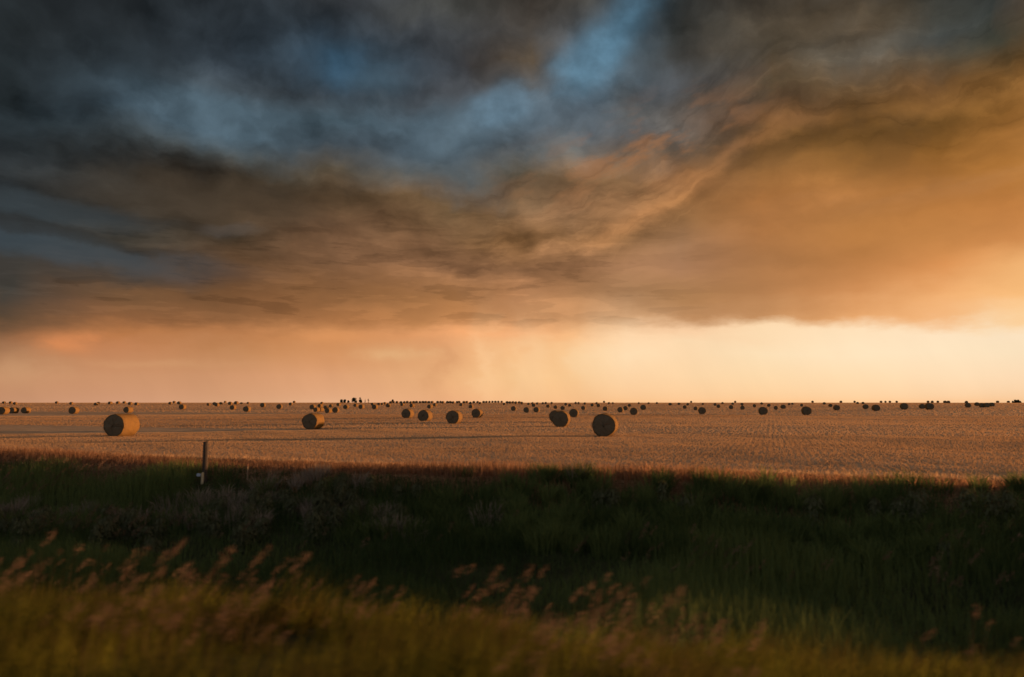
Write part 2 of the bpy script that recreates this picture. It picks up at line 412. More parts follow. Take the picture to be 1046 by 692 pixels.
# combine swaths across the far field
sw = noise(vec(s_ * 0.006, t_ * 0.10, 0.0), 1.0, 4, .6)
straw = mixc(smooth(sw, .48, .62) * 0.35, straw, (0.26, 0.14, 0.06))
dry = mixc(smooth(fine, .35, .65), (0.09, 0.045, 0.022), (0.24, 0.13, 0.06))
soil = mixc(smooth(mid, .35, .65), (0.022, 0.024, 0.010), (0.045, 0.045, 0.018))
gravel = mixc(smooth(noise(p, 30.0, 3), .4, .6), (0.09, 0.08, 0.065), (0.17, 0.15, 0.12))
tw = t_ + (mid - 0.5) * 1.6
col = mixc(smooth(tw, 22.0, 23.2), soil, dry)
col = mixc(smooth(tw, 26.4, 27.2), col, straw)
col = mixc(smooth(tw, 3.4, 2.6), col, gravel)
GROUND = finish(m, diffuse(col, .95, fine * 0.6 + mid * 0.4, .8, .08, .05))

# ------------------------------------------------------------------ ground sheet
def grow(a, step, f, end):
    v = [a]
    while v[-1] < end: v.append(v[-1] + step); step *= f
    return v
tv = sorted(set([-x for x in grow(3, 2, 1.35, 9000)] + list(np.arange(-2.5, 36, .4)) + grow(36, .6, 1.07, 9500)))
sp = list(np.arange(0, 40, .8)) + grow(40, 1.0, 1.08, 9500)
sv = sorted(set([-x for x in sp] + sp))
S, T = np.meshgrid(np.array(sv), np.array(tv))
X = S * ES[0] + T * ET[0]; Y = S * ES[1] + T * ET[1]
V = np.stack([X, Y, gz(X, Y)], -1).reshape(-1, 3)
nr, nc = S.shape
I = np.arange(nr * nc).reshape(nr, nc)
F = np.stack([I[:-1, :-1], I[:-1, 1:], I[1:, 1:], I[1:, :-1]], -1).reshape(-1, 4)
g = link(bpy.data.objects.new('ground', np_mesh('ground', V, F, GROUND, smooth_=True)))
tag(g, kind='structure')

# ------------------------------------------------------------------ small plants, all built from bent blades
def blades(x, y, z, hgt, wid, lean, az, tone, seg=2, droop=0.3, lean_az=None):
    """one bent tapering blade per row: returns vertices, quads, tone"""
    n = len(x)
    u = np.stack([np.cos(az), np.sin(az)], -1)           # across the blade
    la = az + math.pi / 2 if lean_az is None else lean_az
    l = np.stack([np.cos(la), np.sin(la)], -1)           # lean
    vs = []
    for k in range(seg + 1):
        f = k / seg
        w = wid * (1 - 0.92 * f ** 1.5) * 0.5
        off = l * (lean * (f ** 1.8))[:, None] if not np.isscalar(lean) else l * (lean * f ** 1.8)
        hz = z + hgt * (f - droop * f * f * f * 0.5)
        cx = x + off[:, 0]; cy = y + off[:, 1]
        for sgn in (-1, 1):
            vs.append(np.stack([cx + sgn * u[:, 0] * w, cy + sgn * u[:, 1] * w, hz], -1))
    V = np.stack(vs, 1)                                  # n, 2(seg+1), 3
    m_ = 2 * (seg + 1)
    base = (np.arange(n) * m_)[:, None, None]
    q = np.array([[2 * k, 2 * k + 1, 2 * k + 3, 2 * k + 2] for k in range(seg)])[None]
    return V.reshape(-1, 3), (base + q).reshape(-1, 4), np.repeat(tone, m_)

class Heap:
    def __init__(s): s.v, s.f, s.t, s.n = [], [], [], 0
    def add(s, vft):
        v, f, t = vft
        s.v.append(v); s.f.append(f + s.n); s.t.append(t); s.n += len(v)
    def build(s, name, mat):
        return link(bpy.data.objects.new(name, np_mesh(name, np.concatenate(s.v), np.concatenate(s.f), mat, nper=np.concatenate(s.t))))

def wedge(t0, t1, per_m2, pad=3.0, half=0.72):
    """random spots of the strip between two distances from the road that the view can reach"""
    smax = t1 * 1.35 + 12
    n = int((t1 - t0) * 2 * smax * per_m2)
    s = rng.uniform(-smax, smax, n); t = rng.uniform(t0, t1, n)
    x = s * ES[0] + t * ET[0]; y = s * ES[1] + t * ET[1]
    k = (np.abs(x) < y * half + pad) & (y > 2.5)
    return s[k], t[k], x[k], y[k]

def clumpy(x, y, sc, seed):
    """smooth random field in 0..1 for patches"""
    r = np.random.default_rng(seed)
    v = np.zeros_like(x)
    for k in range(7):
        a = r.uniform(0, 6.28); f = sc * r.uniform(.5, 1.8)
        v += np.sin((x * math.cos(a) + y * math.sin(a)) * f + r.uniform(0, 6.28))
    return 1 / (1 + np.exp(-v * 0.9))

def spot(px, t):
    """ground point under a pixel column at a distance from the road"""
    d = ray(px, 440)
    k = t / (d[0] * ET[0] + d[1] * ET[1])
    return d[0] * k, d[1] * k
POST_AT, STAKE_AT = spot(210.6, 22.3), spot(254, 22.6)
def trodden(x, y):
    """grass stays short round the foot of the post and of the stake"""
    q = np.ones_like(x)
    for (a, b), low in ((POST_AT, .25), (STAKE_AT, .45)):
        n_ = math.hypot(a, b)
        for k in (.0, .5, 1.0, 1.6):
            q = np.minimum(q, low + (1 - low) * sst(np.hypot(x - a * (1 - k / n_), y - b * (1 - k / n_)), .25, .55))
    return q
# --- stubble
hp = Heap()
def stubble(t0, t1, ds, dt, wid, nb, hgt, dmax):
    smax = t1 * 0.75 + 12 if t1 > 200 else t1 * 1.05 + 10
    ns, nt_ = int(2 * smax / ds), int((t1 - t0) / dt)
    si = np.arange(ns) * ds - smax
    s, t = np.meshgrid(si, t0 + np.arange(nt_) * dt)
    s = s.ravel() + rng.normal(0, ds * .27, s.size); t = t.ravel() + rng.uniform(-dt, dt, t.size) * .6
    x = s * ES[0] + t * ET[0]; y = s * ES[1] + t * ET[1]
    k = (np.abs(x) < y * .70 + 4) & (y > 3) & (np.hypot(x, y) < dmax) & (rng.random(len(x)) < .86) & (t > t0 - .01)
    x, y, s, t = x[k], y[k], s[k], t[k]
    for _ in range(nb):
        jx = x + rng.normal(0, wid * .8, len(x)); jy = y + rng.normal(0, wid * .8, len(x))
        n = len(x)
        h_ = hgt * rng.uniform(.55, 1.15, n) * (0.85 + 0.3 * clumpy(x, y, .25, 5))
        hp.add(blades(jx, jy, gz(jx, jy) - .01, h_, wid * rng.uniform(.6, 1.4, n), rng.normal(0, .05, n), rng.uniform(0, 6.28, n),
                      np.clip(rng.normal(.45, .14, n) + (clumpy(x, y, .05, 9) - .5) * .5, 0, 1), seg=1, droop=0))
stubble(27.2, 62, .30, .09, .013, 8, .09, 70)
stubble(62, 150, .45, .36, .036, 7, .10, 165)
stubble(150, 640, 1.2, 1.7, .15, 5, .12, 640)
m = new_mat('straw_stubble')
c = ramp(attr('tone'), [(0, (0.34, 0.205, 0.105)), (.5, (0.42, 0.26, 0.138)), (1, (0.50, 0.33, 0.185))])
STUB = finish(m, leafy(c, .45))
tag(hp.build('stubble', STUB), 'short cut straw stubble in rows across the wide field', 'stubble', kind='stuff')

# --- pale fringe of taller straw along the edge of the stubble
hp = Heap()
s, t, x, y = wedge(26.2, 27.6, 130)
n = len(x); h_ = rng.uniform(.10, .26, n) * (.6 + .6 * clumpy(x, y, .5, 3))
hp.add(blades(x, y, gz(x, y), h_, rng.uniform(.02, .035, n), rng.normal(.03, .08, n), rng.uniform(0, 6.28, n), rng.uniform(.2, 1, n), seg=2))
tag(hp.build('straw_fringe', STUB), 'pale fringe of taller uncut straw along the field edge', 'straw', kind='stuff')

# --- dry reddish grass between ditch and stubble
hp = Heap()
s, t, x, y = wedge(21.6, 26.6, 170)
k = rng.random(len(x)) < (.35 + .65 * sst(t + 1.2 * (clumpy(x, y, .35, 8) - .5), 22.4, 23.6))
x, y, t = x[k], y[k], t[k]; n = len(x)
h_ = rng.uniform(.18, .5, n) * (.55 + .8 * clumpy(x, y, .4, 11)) * (1 - .35 * sst(t, 25, 26.5)) * (.7 + .3 * sst(t, 22.5, 24.5)) * trodden(x, y)
hp.add(blades(x, y, gz(x, y), h_, rng.uniform(.014, .03, n), rng.normal(.06, .12, n), rng.uniform(0, 6.28, n), rng.uniform(0, 1, n), seg=2))
DRY = grass_mat('dry_grass', (0.15, 0.072, 0.038), (0.36, 0.20, 0.11), .65)
tag(hp.build('dry_grass', DRY), 'reddish brown dry grass in a strip between ditch and stubble', 'dry grass', kind='stuff')

# --- tall dark grass in the ditch
hp = Heap()
for t0, t1, dens, w0, w1 in ((9.5, 14, 300, .008, .015), (14, 23.1, 260, .012, .024)):
    s, t, x, y = wedge(t0, t1, dens)
    cl = clumpy(x, y, 1.1, 21); cl2 = clumpy(x, y, .35, 22)
    k = rng.random(len(x)) < (.35 + .65 * cl)
    s, t, x, y, cl, cl2 = (q[k] for q in (s, t, x, y, cl, cl2)); n = len(x)
    h_ = rng.uniform(.35, .8, n) * (.5 + .75 * cl) * (.7 + .5 * cl2) * (.45 + .55 * sst(t, 9.5, 13)) * (1 - .35 * sst(t, 21, 23.1)) * trodden(x, y)
    hp.add(blades(x, y, gz(x, y), h_, rng.uniform(w0, w1, n), np.abs(rng.normal(.10, .14, n)), rng.uniform(0, 6.28, n),
                  np.clip(rng.normal(.4, .2, n) + (cl2 - .5) * 1.0, 0, 1), seg=3, droop=.4))
hp2 = Heap()
s, t, x, y = wedge(19.0, 23.9, 3.6)
cl = clumpy(x, y, .38, 71)
k = rng.random(len(x)) < sst(cl, .15, .75)
for xi, yi, c_ in zip(x[k], y[k], cl[k]):
    if min(math.hypot(xi - POST_AT[0], yi - POST_AT[1]), math.hypot(xi - STAKE_AT[0], yi - STAKE_AT[1])) < 1.3: continue
    nb = int(rng.integers(60, 170)); H = rng.uniform(.4, .95) * (.55 + .5 * c_); rr = rng.uniform(.15, .45)
    a = rng.uniform(0, 6.28, nb); q = rr * np.sqrt(rng.random(nb))
    bx_ = xi + q * np.cos(a); by_ = yi + q * np.sin(a)
    left = 1 / (1 + math.exp((xi / yi + .22) * 14))
    base_tone = rng.uniform(.2, 1.1) * (1 - left) + left * rng.uniform(.5, 1.0)
    (hp2 if rng.random() < left * .8 else hp).add(blades(bx_, by_, gz(bx_, by_), H * rng.uniform(.45, 1.1, nb), rng.uniform(.014, .03, nb), H * np.abs(rng.normal(.28, .2, nb)), rng.uniform(0, 6.28, nb),
                  np.clip(rng.normal(base_tone, .13, nb), 0, 1), seg=3, droop=.5, lean_az=a + rng.normal(0, .5, nb)))
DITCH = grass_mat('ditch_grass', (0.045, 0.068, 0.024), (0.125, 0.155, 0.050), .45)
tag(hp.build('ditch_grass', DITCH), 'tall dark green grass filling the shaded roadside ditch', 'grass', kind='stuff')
PALE = grass_mat('pale_bank_grass', (0.11, 0.085, 0.060), (0.30, 0.235, 0.175), .45)
tag(hp2.build('pale_bank_grass', PALE), 'pale pinkish dry grass tufts along the far ditch bank near the post', 'dry grass', kind='stuff')

# --- leafy weeds standing in clumps on the far bank
hp = Heap()
s, t, x, y = wedge(15.5, 22.2, 1.0)
cl = clumpy(x, y, .45, 33)
k = rng.random(len(x)) < sst(cl, .5, .85)
for xi, yi, c_ in zip(x[k], y[k], cl[k]):
    nl = 260; hh = random.uniform(.45, .95) * (.5 + .6 * c_); rr = random.uniform(.25, .55)
    f = rng.random(nl) ** .7
    a = rng.uniform(0, 6.28, nl); rad = rr * np.sqrt(rng.random(nl)) * (1.05 - .5 * f)
    lx = xi + rad * np.cos(a); ly = yi + rad * np.sin(a)
    hp.add(blades(lx, ly, gz(lx, ly) + hh * f * .9, rng.uniform(.05, .16, nl), rng.uniform(.02, .05, nl), rng.uniform(.02, .12, nl), a + math.pi / 2,
                  np.clip(rng.normal(.35 + .3 * f, .18, nl), 0, 1), seg=2, droop=.3))
WEED = grass_mat('ditch_weeds', (0.035, 0.044, 0.022), (0.13, 0.13, 0.07), .35)
tag(hp.build('ditch_weeds', WEED), 'clumps of dark leafy weeds growing up the far ditch bank', 'weeds', kind='stuff')

# --- sunlit yellow-green grass on the near bank: short growth with taller tufts leaning downwind
WIND = math.atan2(ES[1], ES[0])
hp = Heap()
s, t, x, y = wedge(3.0, 10.8, 520, 2.0)
cl = clumpy(x, y, 1.6, 41); cl2 = clumpy(x, y, .6, 42)
k = rng.random(len(x)) < (.25 + .75 * cl) * (1 - .7 * sst(t + 2 * (cl2 - .5), 8.0, 10.6))
s, t, x, y, cl, cl2 = (q[k] for q in (s, t, x, y, cl, cl2)); n = len(x)
h_ = rng.uniform(.15, .45, n) * (.45 + .9 * cl) * (.55 + .8 * cl2)
hp.add(blades(x, y, gz(x, y), h_, rng.uniform(.004, .009, n), np.abs(rng.normal(.09, .10, n)), rng.uniform(0, 6.28, n),
              np.clip(rng.normal(.42, .2, n) + (cl2 - .5) * 1.3, 0, 1), seg=3, droop=.4, lean_az=WIND + rng.normal(0, 1.1, n)))
s, t, x, y = wedge(3.4, 11.6, 4.2, 1.5)
cl = clumpy(x, y, 1.0, 44)
k = rng.random(len(x)) < .15 + .85 * cl
for xi, yi, c_ in zip(x[k], y[k], cl[k]):
    nb = int(rng.integers(35, 110)); H = rng.uniform(.35, .85) * (.6 + .5 * c_); rr = rng.uniform(.08, .30)
    a = rng.uniform(0, 6.28, nb); q = rr * np.sqrt(rng.random(nb))
    bx_ = xi + q * np.cos(a); by_ = yi + q * np.sin(a)
    tone = np.clip(rng.normal(rng.uniform(.15, .95), .12, nb), 0, 1)
    hp.add(blades(bx_, by_, gz(bx_, by_), H * rng.uniform(.5, 1.1, nb), rng.uniform(.005, .012, nb), H * np.abs(rng.normal(.35, .22, nb)), rng.uniform(0, 6.28, nb),
                  tone, seg=3, droop=.6, lean_az=WIND + rng.normal(0, .9, nb)))
NEAR = grass_mat('verge_grass', (0.022, 0.030, 0.008), (0.142, 0.134, 0.019), .4, patch=((0.062, 0.042, 0.016), 1.4))
tag(hp.build('verge_grass', NEAR), 'yellow green verge grass catching low sun on the near bank', 'grass', kind='stuff')

# --- nodding seed heads above the grass
def seed_heads(hp, x, y, z0, hgt, size, wind):
    n = len(x)
    az = wind + rng.normal(0, .45, n)
    lean = hgt * rng.uniform(.12, .35, n)
    tone = rng.uniform(.2, .8, n)
    hp.add(blades(x, y, z0, hgt, np.full(n, .004), lean, az + math.pi / 2, tone * .6, seg=3, droop=.15, lean_az=az))
    tx = x + np.cos(az) * lean; ty = y + np.sin(az) * lean; tz = z0 + hgt * .925
    for k in range(34):
        f = k / 33
        px_ = tx + np.cos(az) * size * f * .62; py_ = ty + np.sin(az) * size * f * .62
        pz_ = tz + size * (f * .85 - f * f * .22)
        spread = size * .095 * math.sin(math.pi * (0.12 + .86 * f)) + .006
        hp.add(blades(px_ + rng.normal(0, spread, n), py_ + rng.normal(0, spread, n), pz_ + rng.normal(0, spread, n) - spread * .6, size * rng.uniform(.10, .24, n), size * rng.uniform(.030, .06, n),
                      size * rng.uniform(.05, .2, n), rng.uniform(0, 6.28, n), np.clip(tone + rng.normal(0, .2, n), 0, 1), seg=1, droop=0, lean_az=az))
hp = Heap()
s, t, x, y = wedge(4.2, 9.2, 22, 1.0)
u = x / y
w = np.clip(np.exp(-((u + .52) / .30) ** 2) * 1.0 + .38 * np.exp(-((u - .10) / .16) ** 2) + .20 * np.exp(-((u + .12) / .2) ** 2) + .03, 0, 1)
k = rng.random(len(x)) < w * sst(clumpy(x, y, 1.3, 61), .30, .95) * (1 - .55 * sst((x * ET[0] + y * ET[1]), 6.5, 9))
x, y = x[k], y[k]; n = len(x)
seed_heads(hp, x, y, gz(x, y), rng.uniform(.28, .82, n) * (1 - .25 * sst(x * ET[0] + y * ET[1], 7, 9)), rng.uniform(.09, .19, n), R(5))
s, t, x, y = wedge(3.9, 7.2, 34, 1.0)
u = x / y
k = rng.random(len(x)) < (.25 + .6 * np.exp(-((u + .5) / .3) ** 2) + .5 * np.exp(-((u - .1) / .12) ** 2)) * sst(clumpy(x, y, 1.9, 66), .45, .95)
x, y = x[k], y[k]; n = len(x)
seed_heads(hp, x, y, gz(x, y), rng.uniform(.30, .58, n), rng.uniform(.07, .16, n), R(0))
# paler heads on the far bank
s, t, x, y = wedge(16.5, 22.6, 9, 1.0)
u = x / y
w = np.clip(.9 * np.exp(-((u + .52) / .16) ** 2) + .55 * np.exp(-((u + .33) / .1) ** 2) + .35 * np.exp(-((u - .42) / .22) ** 2) + .08, 0, 1)
k = rng.random(len(x)) < w * sst(clumpy(x, y, .5, 62), .25, .8)
x, y = x[k], y[k]; n = len(x)
seed_heads(hp, x, y, gz(x, y), rng.uniform(.45, .85, n), rng.uniform(.18, .30, n), R(10))
HEAD = grass_mat('seed_heads', (0.07, 0.042, 0.028), (0.23, 0.145, 0.095), .4)
tag(hp.build('seed_heads', HEAD), 'pinkish brown feathery seed heads nodding above the verge grass', 'seed heads', kind='stuff')
# ------------------------------------------------------------------ bales
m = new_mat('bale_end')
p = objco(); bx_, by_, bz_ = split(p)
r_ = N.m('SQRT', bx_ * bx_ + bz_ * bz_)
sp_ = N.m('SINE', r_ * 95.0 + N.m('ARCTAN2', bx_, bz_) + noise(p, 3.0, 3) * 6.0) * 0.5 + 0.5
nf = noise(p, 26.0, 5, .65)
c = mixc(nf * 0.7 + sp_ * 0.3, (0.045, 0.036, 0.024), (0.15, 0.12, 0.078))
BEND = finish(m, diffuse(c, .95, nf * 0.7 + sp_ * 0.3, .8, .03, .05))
m = new_mat('bale_side')
p = objco()
bx_, by_, bz_ = split(p)
ang = N.m('ARCTAN2', bx_, bz_)
st_ = noise(vec(ang * 2.2, by_ * 26.0, 0.0), 1.0, 6, .65, .6)
pt = noise(p, 2.2, 4)
c = mixc(st_, (0.09, 0.048, 0.014), (0.21, 0.115, 0.036))
c = mixc(smooth(pt, .45, .7) * 0.4, c, (0.12, 0.07, 0.03))
BSIDE = finish(m, diffuse(c, .9, st_, .7, .03, .08))
m = new_mat('bale_twine')
BTWINE = finish(m, diffuse((0.34, 0.25, 0.13), .8))

def bale_skin(nu, nv, part, seed=0):
    """unit bale: radius .8, length 1.5 along Y, resting on z = 0 with a flattened foot; side or the two ends"""
    r = np.random.default_rng(seed)
    ph = r.uniform(0, 6.28, 8)
    def pt(a, yy, rr):
        w = 1 + .018 * math.sin(3 * a + ph[0]) + .012 * math.sin(5 * a + ph[1] + yy * 2) + .010 * math.sin(9 * a + ph[2] - yy * 5)
        rad = rr * w * (1 - .05 * (abs(yy) / .86) ** 6)
        z = .78 + rad * math.cos(a) * .985
        return (rad * math.sin(a) * 1.01, yy + .02 * math.sin(4 * a + ph[3]), max(z, 0.012 + .004 * math.sin(a * 7)))
    vs, fs = [], []
    if part == 'side':
        for j in range(nv + 1):
            for i in range(nu):
                q = pt(2 * math.pi * i / nu, -.86 + 1.72 * j / nv, .80)
                jt = r.normal(0, .006, 3)
                vs.append((q[0] + jt[0], q[1] + jt[1] * .3, max(q[2] + jt[2], .01)))
        for j in range(nv):
            for i in range(nu):
                fs.append((j * nu + i, j * nu + (i + 1) % nu, (j + 1) * nu + (i + 1) % nu, (j + 1) * nu + i))
    else:
        for sg in (-1, 1):
            b0 = len(vs)
            rings = [.792, .70, .55, .38, .2, .06]
            for k, rr in enumerate(rings):
                for i in range(nu):
                    q = pt(2 * math.pi * i / nu, sg * .86, rr)
                    bul = .075 * (1 - (rr / .8) ** 2) + r.normal(0, .010)
                    vs.append((q[0], q[1] + sg * (bul - .012 + (.0 if k else -.03)), q[2]))
            for k in range(len(rings) - 1):
                for i in range(nu):
                    a, b = b0 + k * nu + i, b0 + k * nu + (i + 1) % nu
                    c_, d_ = b + nu, a + nu
                    fs.append((a, d_, c_, b) if sg > 0 else (a, b, c_, d_))
            ctr = b0 + (len(rings) - 1) * nu
            for i in range(0, nu, 2):
                q = (ctr + i, ctr + i + 1, ctr + (i + 2) % nu)
                vs_c = len(vs)
            vs.append((0, sg * .94, .78))
            for i in range(0, nu, 2):
                fs.append((ctr + i, ctr + i + 1, ctr + (i + 2) % nu, len(vs) - 1))
    return np.array(vs), np.array(fs)

def straw_fuzz(n, seed):
    """stray straws sticking out of the ends and round the rims"""
    r = np.random.default_rng(seed)
    a = r.uniform(0, 6.28, n); sg = np.where(r.random(n) < .5, -1, 1)
    rr = .80 * np.where(r.random(n) < .6, 1.0, np.sqrt(r.random(n)))
    yy = np.where(r.random(n) < .6, sg * .86, r.uniform(-.86, .86, n))
    b = np.stack([rr * np.sin(a), yy, np.maximum(.78 + rr * np.cos(a), .03)], -1)
    d = np.stack([np.sin(a), sg * r.uniform(.2, 1.6, n), np.cos(a)], -1) + r.normal(0, .6, (n, 3))
    d /= np.linalg.norm(d, axis=1)[:, None]
    L = r.uniform(.05, .13, n)[:, None]
    w = np.cross(d, r.normal(0, 1, (n, 3))); w /= np.linalg.norm(w, axis=1)[:, None]
    e = b + d * L
    e[:, 2] = np.maximum(e[:, 2], .01)
    V = np.stack([b - w * .006, b + w * .006, e + w * .003, e - w * .003], 1).reshape(-1, 3)
    return V, (np.arange(n) * 4)[:, None] + np.arange(4)[None]

def big_bale_meshes(seed):
    v, f = bale_skin(48, 14, 'side', seed)
    side = np_mesh('net_wrap', v, f, BSIDE, smooth_=True)
    v, f = bale_skin(48, 0, 'ends', seed)
    fv, ff = straw_fuzz(700, seed)
    ends = np_mesh('straw_core', np.concatenate([v, fv]), np.concatenate([f, ff + len(v)]), [BEND, BSIDE], mat_idx=[0] * len(f) + [1] * len(ff))
    return side, ends
v1, f1 = bale_skin(20, 3, 'side', 3); v2, f2 = bale_skin(20, 0, 'ends', 3)
SMALL = np_mesh('hay_bale', np.concatenate([v1, v2]), np.concatenate([f1, f2 + len(v1)]), [BSIDE, BEND], mat_idx=[0] * len(f1) + [1] * len(f2), smooth_=True)

# photo position of the foot and height of every bale in view
BALES = [(124,446,23.7),(320,438.8,16.8),(416.5,427.5,10),(434.3,430.5,12),(464,433,14),(487.5,427,9.6),(573.5,436.5,17),(568,431.5,12.5),(586.5,426.5,9),(618.3,446,24),
 (3.5,423.5,8),(4,411.2,2.6),(11,411.8,2.6),(15.5,411.8,3),(14.5,418,6.5),(27,416.5,6.5),(58,411.6,2.6),(73,412,3),(75.5,423,7.5),(98,414.5,3.2),
 (100.5,413,2.4),(112.5,413.5,3.2),(120.5,413,3),(127,411.8,2.6),(133,414,3.4),(139.5,414.5,3.4),(131,422,6.6),
 (174,412.5,3),(178,411.8,2.4),(183,413.5,3.4),(186.5,418.5,5.5),
 (213,414.8,3),(219,414,3.2),(221.5,415.5,3.8),(225.5,413.5,2.7),(230,412.8,2),(235,414,3.6),(241.3,413.5,3.6),(238,418.8,5),(246.5,413,2),(253.5,413,2.3),(252.3,421,6.2),
 (268.5,416.3,4.8),(285.5,418,5.3),(297,414.5,3.3),(300.5,412.8,2.3),
 (319.5,418.5,5.2),(323.5,421,5),(327.5,420.8,5),(327,416.3,3.8),(328.8,413.3,2.7),(333,418.5,4.2),(335.5,422.3,5.6),(338,416.5,3.4),(343,421.8,6),(346,415.2,3.5),(353.5,418,4.6),
 (363.4,416,3.6),(369.2,418,4.8),(383,418.3,5.2),(380.5,414.5,3.1),(387,414,2.6),(390.5,414,2.6),(393,413.5,2.7),(396.5,416.3,4),(399,412.8,2.6),
 (402,412.6,2.4),(405.5,412.6,2.5),(409.5,412.8,2.6),(411,415,3.2),(413,412.6,2.6),(416,412.8,2.4),(419.5,412.6,2.7),(421,416.3,4),(422.5,412.7,2.5),(425.5,412.8,2.4),(429,412.6,2.5),(432,412.7,2.4),(435,412.6,2.4),(438,412.8,2.5),(439.3,417.5,4.3),(441.5,412.6,2.5),(444.5,415.3,3.3),(447,412.6,2.4),(450,412.7,2.4),(452.5,412.8,2.6),(457,412.6,2.5),(460,412.8,2.5),(463,412.5,2.7),(467,412.6,2.5),(469,412.7,2.4),(471,415.2,3.5),(474,412.6,2.5),(477,412.6,2.4),(480.5,412.2,3),(481.2,417.5,4.2),(484,412.6,2.5),(488,412.8,2.5),(490.5,413.2,2.6),(494,412.5,2.4),(497,412.5,2.4),(500,412.4,2.3),(503,412.4,2.2),(506,412.4,2.2),(509,412.4,2.2),
 (512.5,412.6,2.2),(515,414,2.6),(518,412.6,2.6),(521,412.6,2.7),(524,412.7,2.6),(527,412.6,2.8),(530.5,412.6,2.7),(533,413.2,2.8),(524.7,420,5.2),(537.8,421.8,6),(548.3,421.5,5.8),(545,415.8,3.6),(540,414,2.6),(544,413.3,2.4),(549,413.5,2.5),(554.5,413.2,2.4),(557.5,413,2.4),(560,416.8,3.6),(563.5,413,2.4),(567.5,418,4),(574.7,419,4.4),(578,414.5,3),(582,415.7,3.2),
 (588,413,2.4),(591,413,2.3),(596,419,4.4),(597.5,413.5,2.5),(605,415.5,3.4),(609.5,413.2,2.4),(611.3,416.2,3.7),(618.4,420,5.1),(617,412.8,2.2),(622,413,2.2),(626,413,2.1),(633.8,421.5,5.8),(639,419.3,4.6),(643,415.8,3.3),(647.5,424,7.6),(657,419,5.6),(652.5,413,2.1),(662.5,413,2),(671,413,2.2),(684.5,414.5,3),(693.5,414,2.7),(699.5,418,4),
 (702.5,414.5,2.7),(706,412.8,2.1),(710.8,419.3,4.2),(717.2,423.3,7.4),(718,414,2.3),(730.5,414.8,3.1),(734,417,3.9),(738,413,2.2),(747,418.3,4.6),(748.5,413.8,2.6),(751,412.5,2.2),(758.5,418.8,4.4),(758,414.5,3),(770.8,416.3,3.5),(779.5,424,8.4),(778,413.5,2.5),(785.3,415.8,3.3),(792.7,418.8,4.3),(800,417.8,4.3),(806,414.2,2.5),
 (809.5,413.8,2.4),(819,415.5,3.1),(823.8,424.2,9),(830,412.2,2.2),(842,413.5,2.6),(848.3,416,3.4),(854.5,419.3,5.6),(859,412.8,2.3),(873,412.5,2.3),(876,413,2.4),(881.5,413,2.4),(884.2,418,5),(894.7,420,6.6),(900,412,2.2),
 (904.5,412,2.2),(909,411.6,2.2),(916,412,2.2),(923.5,418.5,6.8),(942,417.8,5.2),(949.5,418.8,7.2),(948,411.8,2.4),(952.3,411.8,2.6),(958,411.6,2.3),(965.3,411.8,2.7),(968.7,411.8,2.8),(987.2,412.2,3),(988.8,416.5,4.9),(998,415,4),(1003,416.5,4.8),(1008,416.5,5),(1013,415.5,4.2),(1019,411.6,2.4),(1030,411.6,2.2)]

LABELS = {
 0: 'big round bale with dark end and broad golden side, standing alone beyond the fence post',
 1: 'round bale with dark end and narrow golden side, below and left of the skyline trees',
 2: 'first and leftmost bale in the row of four dark bales near the middle',
 3: 'second bale from the left in the row of four dark bales near the middle',
 4: 'third and largest bale in the row of four dark bales near the middle',
 5: 'fourth and rightmost bale in the row of four dark bales near the middle',
 6: 'front bale of the overlapping pair, dark round end with a lit right rim',
 7: 'rear bale of the overlapping pair, mostly hidden behind its front neighbour',
 8: 'small bale just behind and right of the overlapping pair, one shoulder lit',
 9: 'largest dark round bale end facing the viewer, right of the overlapping pair',
}
SECT = [(0, 60, 'at the left picture edge'), (60, 150, 'around the golden-sided bale'), (150, 211, 'between golden-sided bale and fence post'), (211, 306, 'just right of the fence post'),
        (306, 346, 'behind the thin-sided golden bale'), (346, 400, 'under and beside the skyline trees'), (400, 455, 'above the left half of the four-bale row'), (455, 513, 'above the right half of the four-bale row'),
        (513, 552, 'left of the overlapping pair'), (552, 600, 'behind the overlapping pair'), (600, 672, 'around the largest dark bale'), (672, 745, 'right of the largest dark bale'),
        (745, 812, 'midway between largest bale and right edge'), (812, 890, 'in the right third'), (890, 960, 'near the right edge'), (960, 1047, 'at the right picture edge')]
ORD = ['first', 'second', 'third', 'fourth', 'fifth', 'sixth', 'seventh', 'eighth', 'ninth', 'tenth', 'eleventh', 'twelfth', 'thirteenth', 'fourteenth', 'fifteenth', 'sixteenth', 'seventeenth', 'eighteenth', 'nineteenth', 'twentieth']
def size_word(h):
    return 'small round bale' if h >= 6 else 'tiny dark bale' if h >= 3.3 else 'speck-sized skyline bale'
buckets = {}
for i, (bx, by, bh) in enumerate(BALES):
    if i in LABELS: continue
    sec = next(k for k, (a, b, w) in enumerate(SECT) if a <= bx < b)
    buckets.setdefault((sec, size_word(bh)), []).append((bx, i))
for (sec, w), lst in buckets.items():
    lst.sort()
    for k, (bx, i) in enumerate(lst):
        if len(lst) == 1: LABELS[i] = f'the only {w} {SECT[sec][2]}'
        else: LABELS[i] = f'{ORD[k]} {w} from left of those {SECT[sec][2]}'

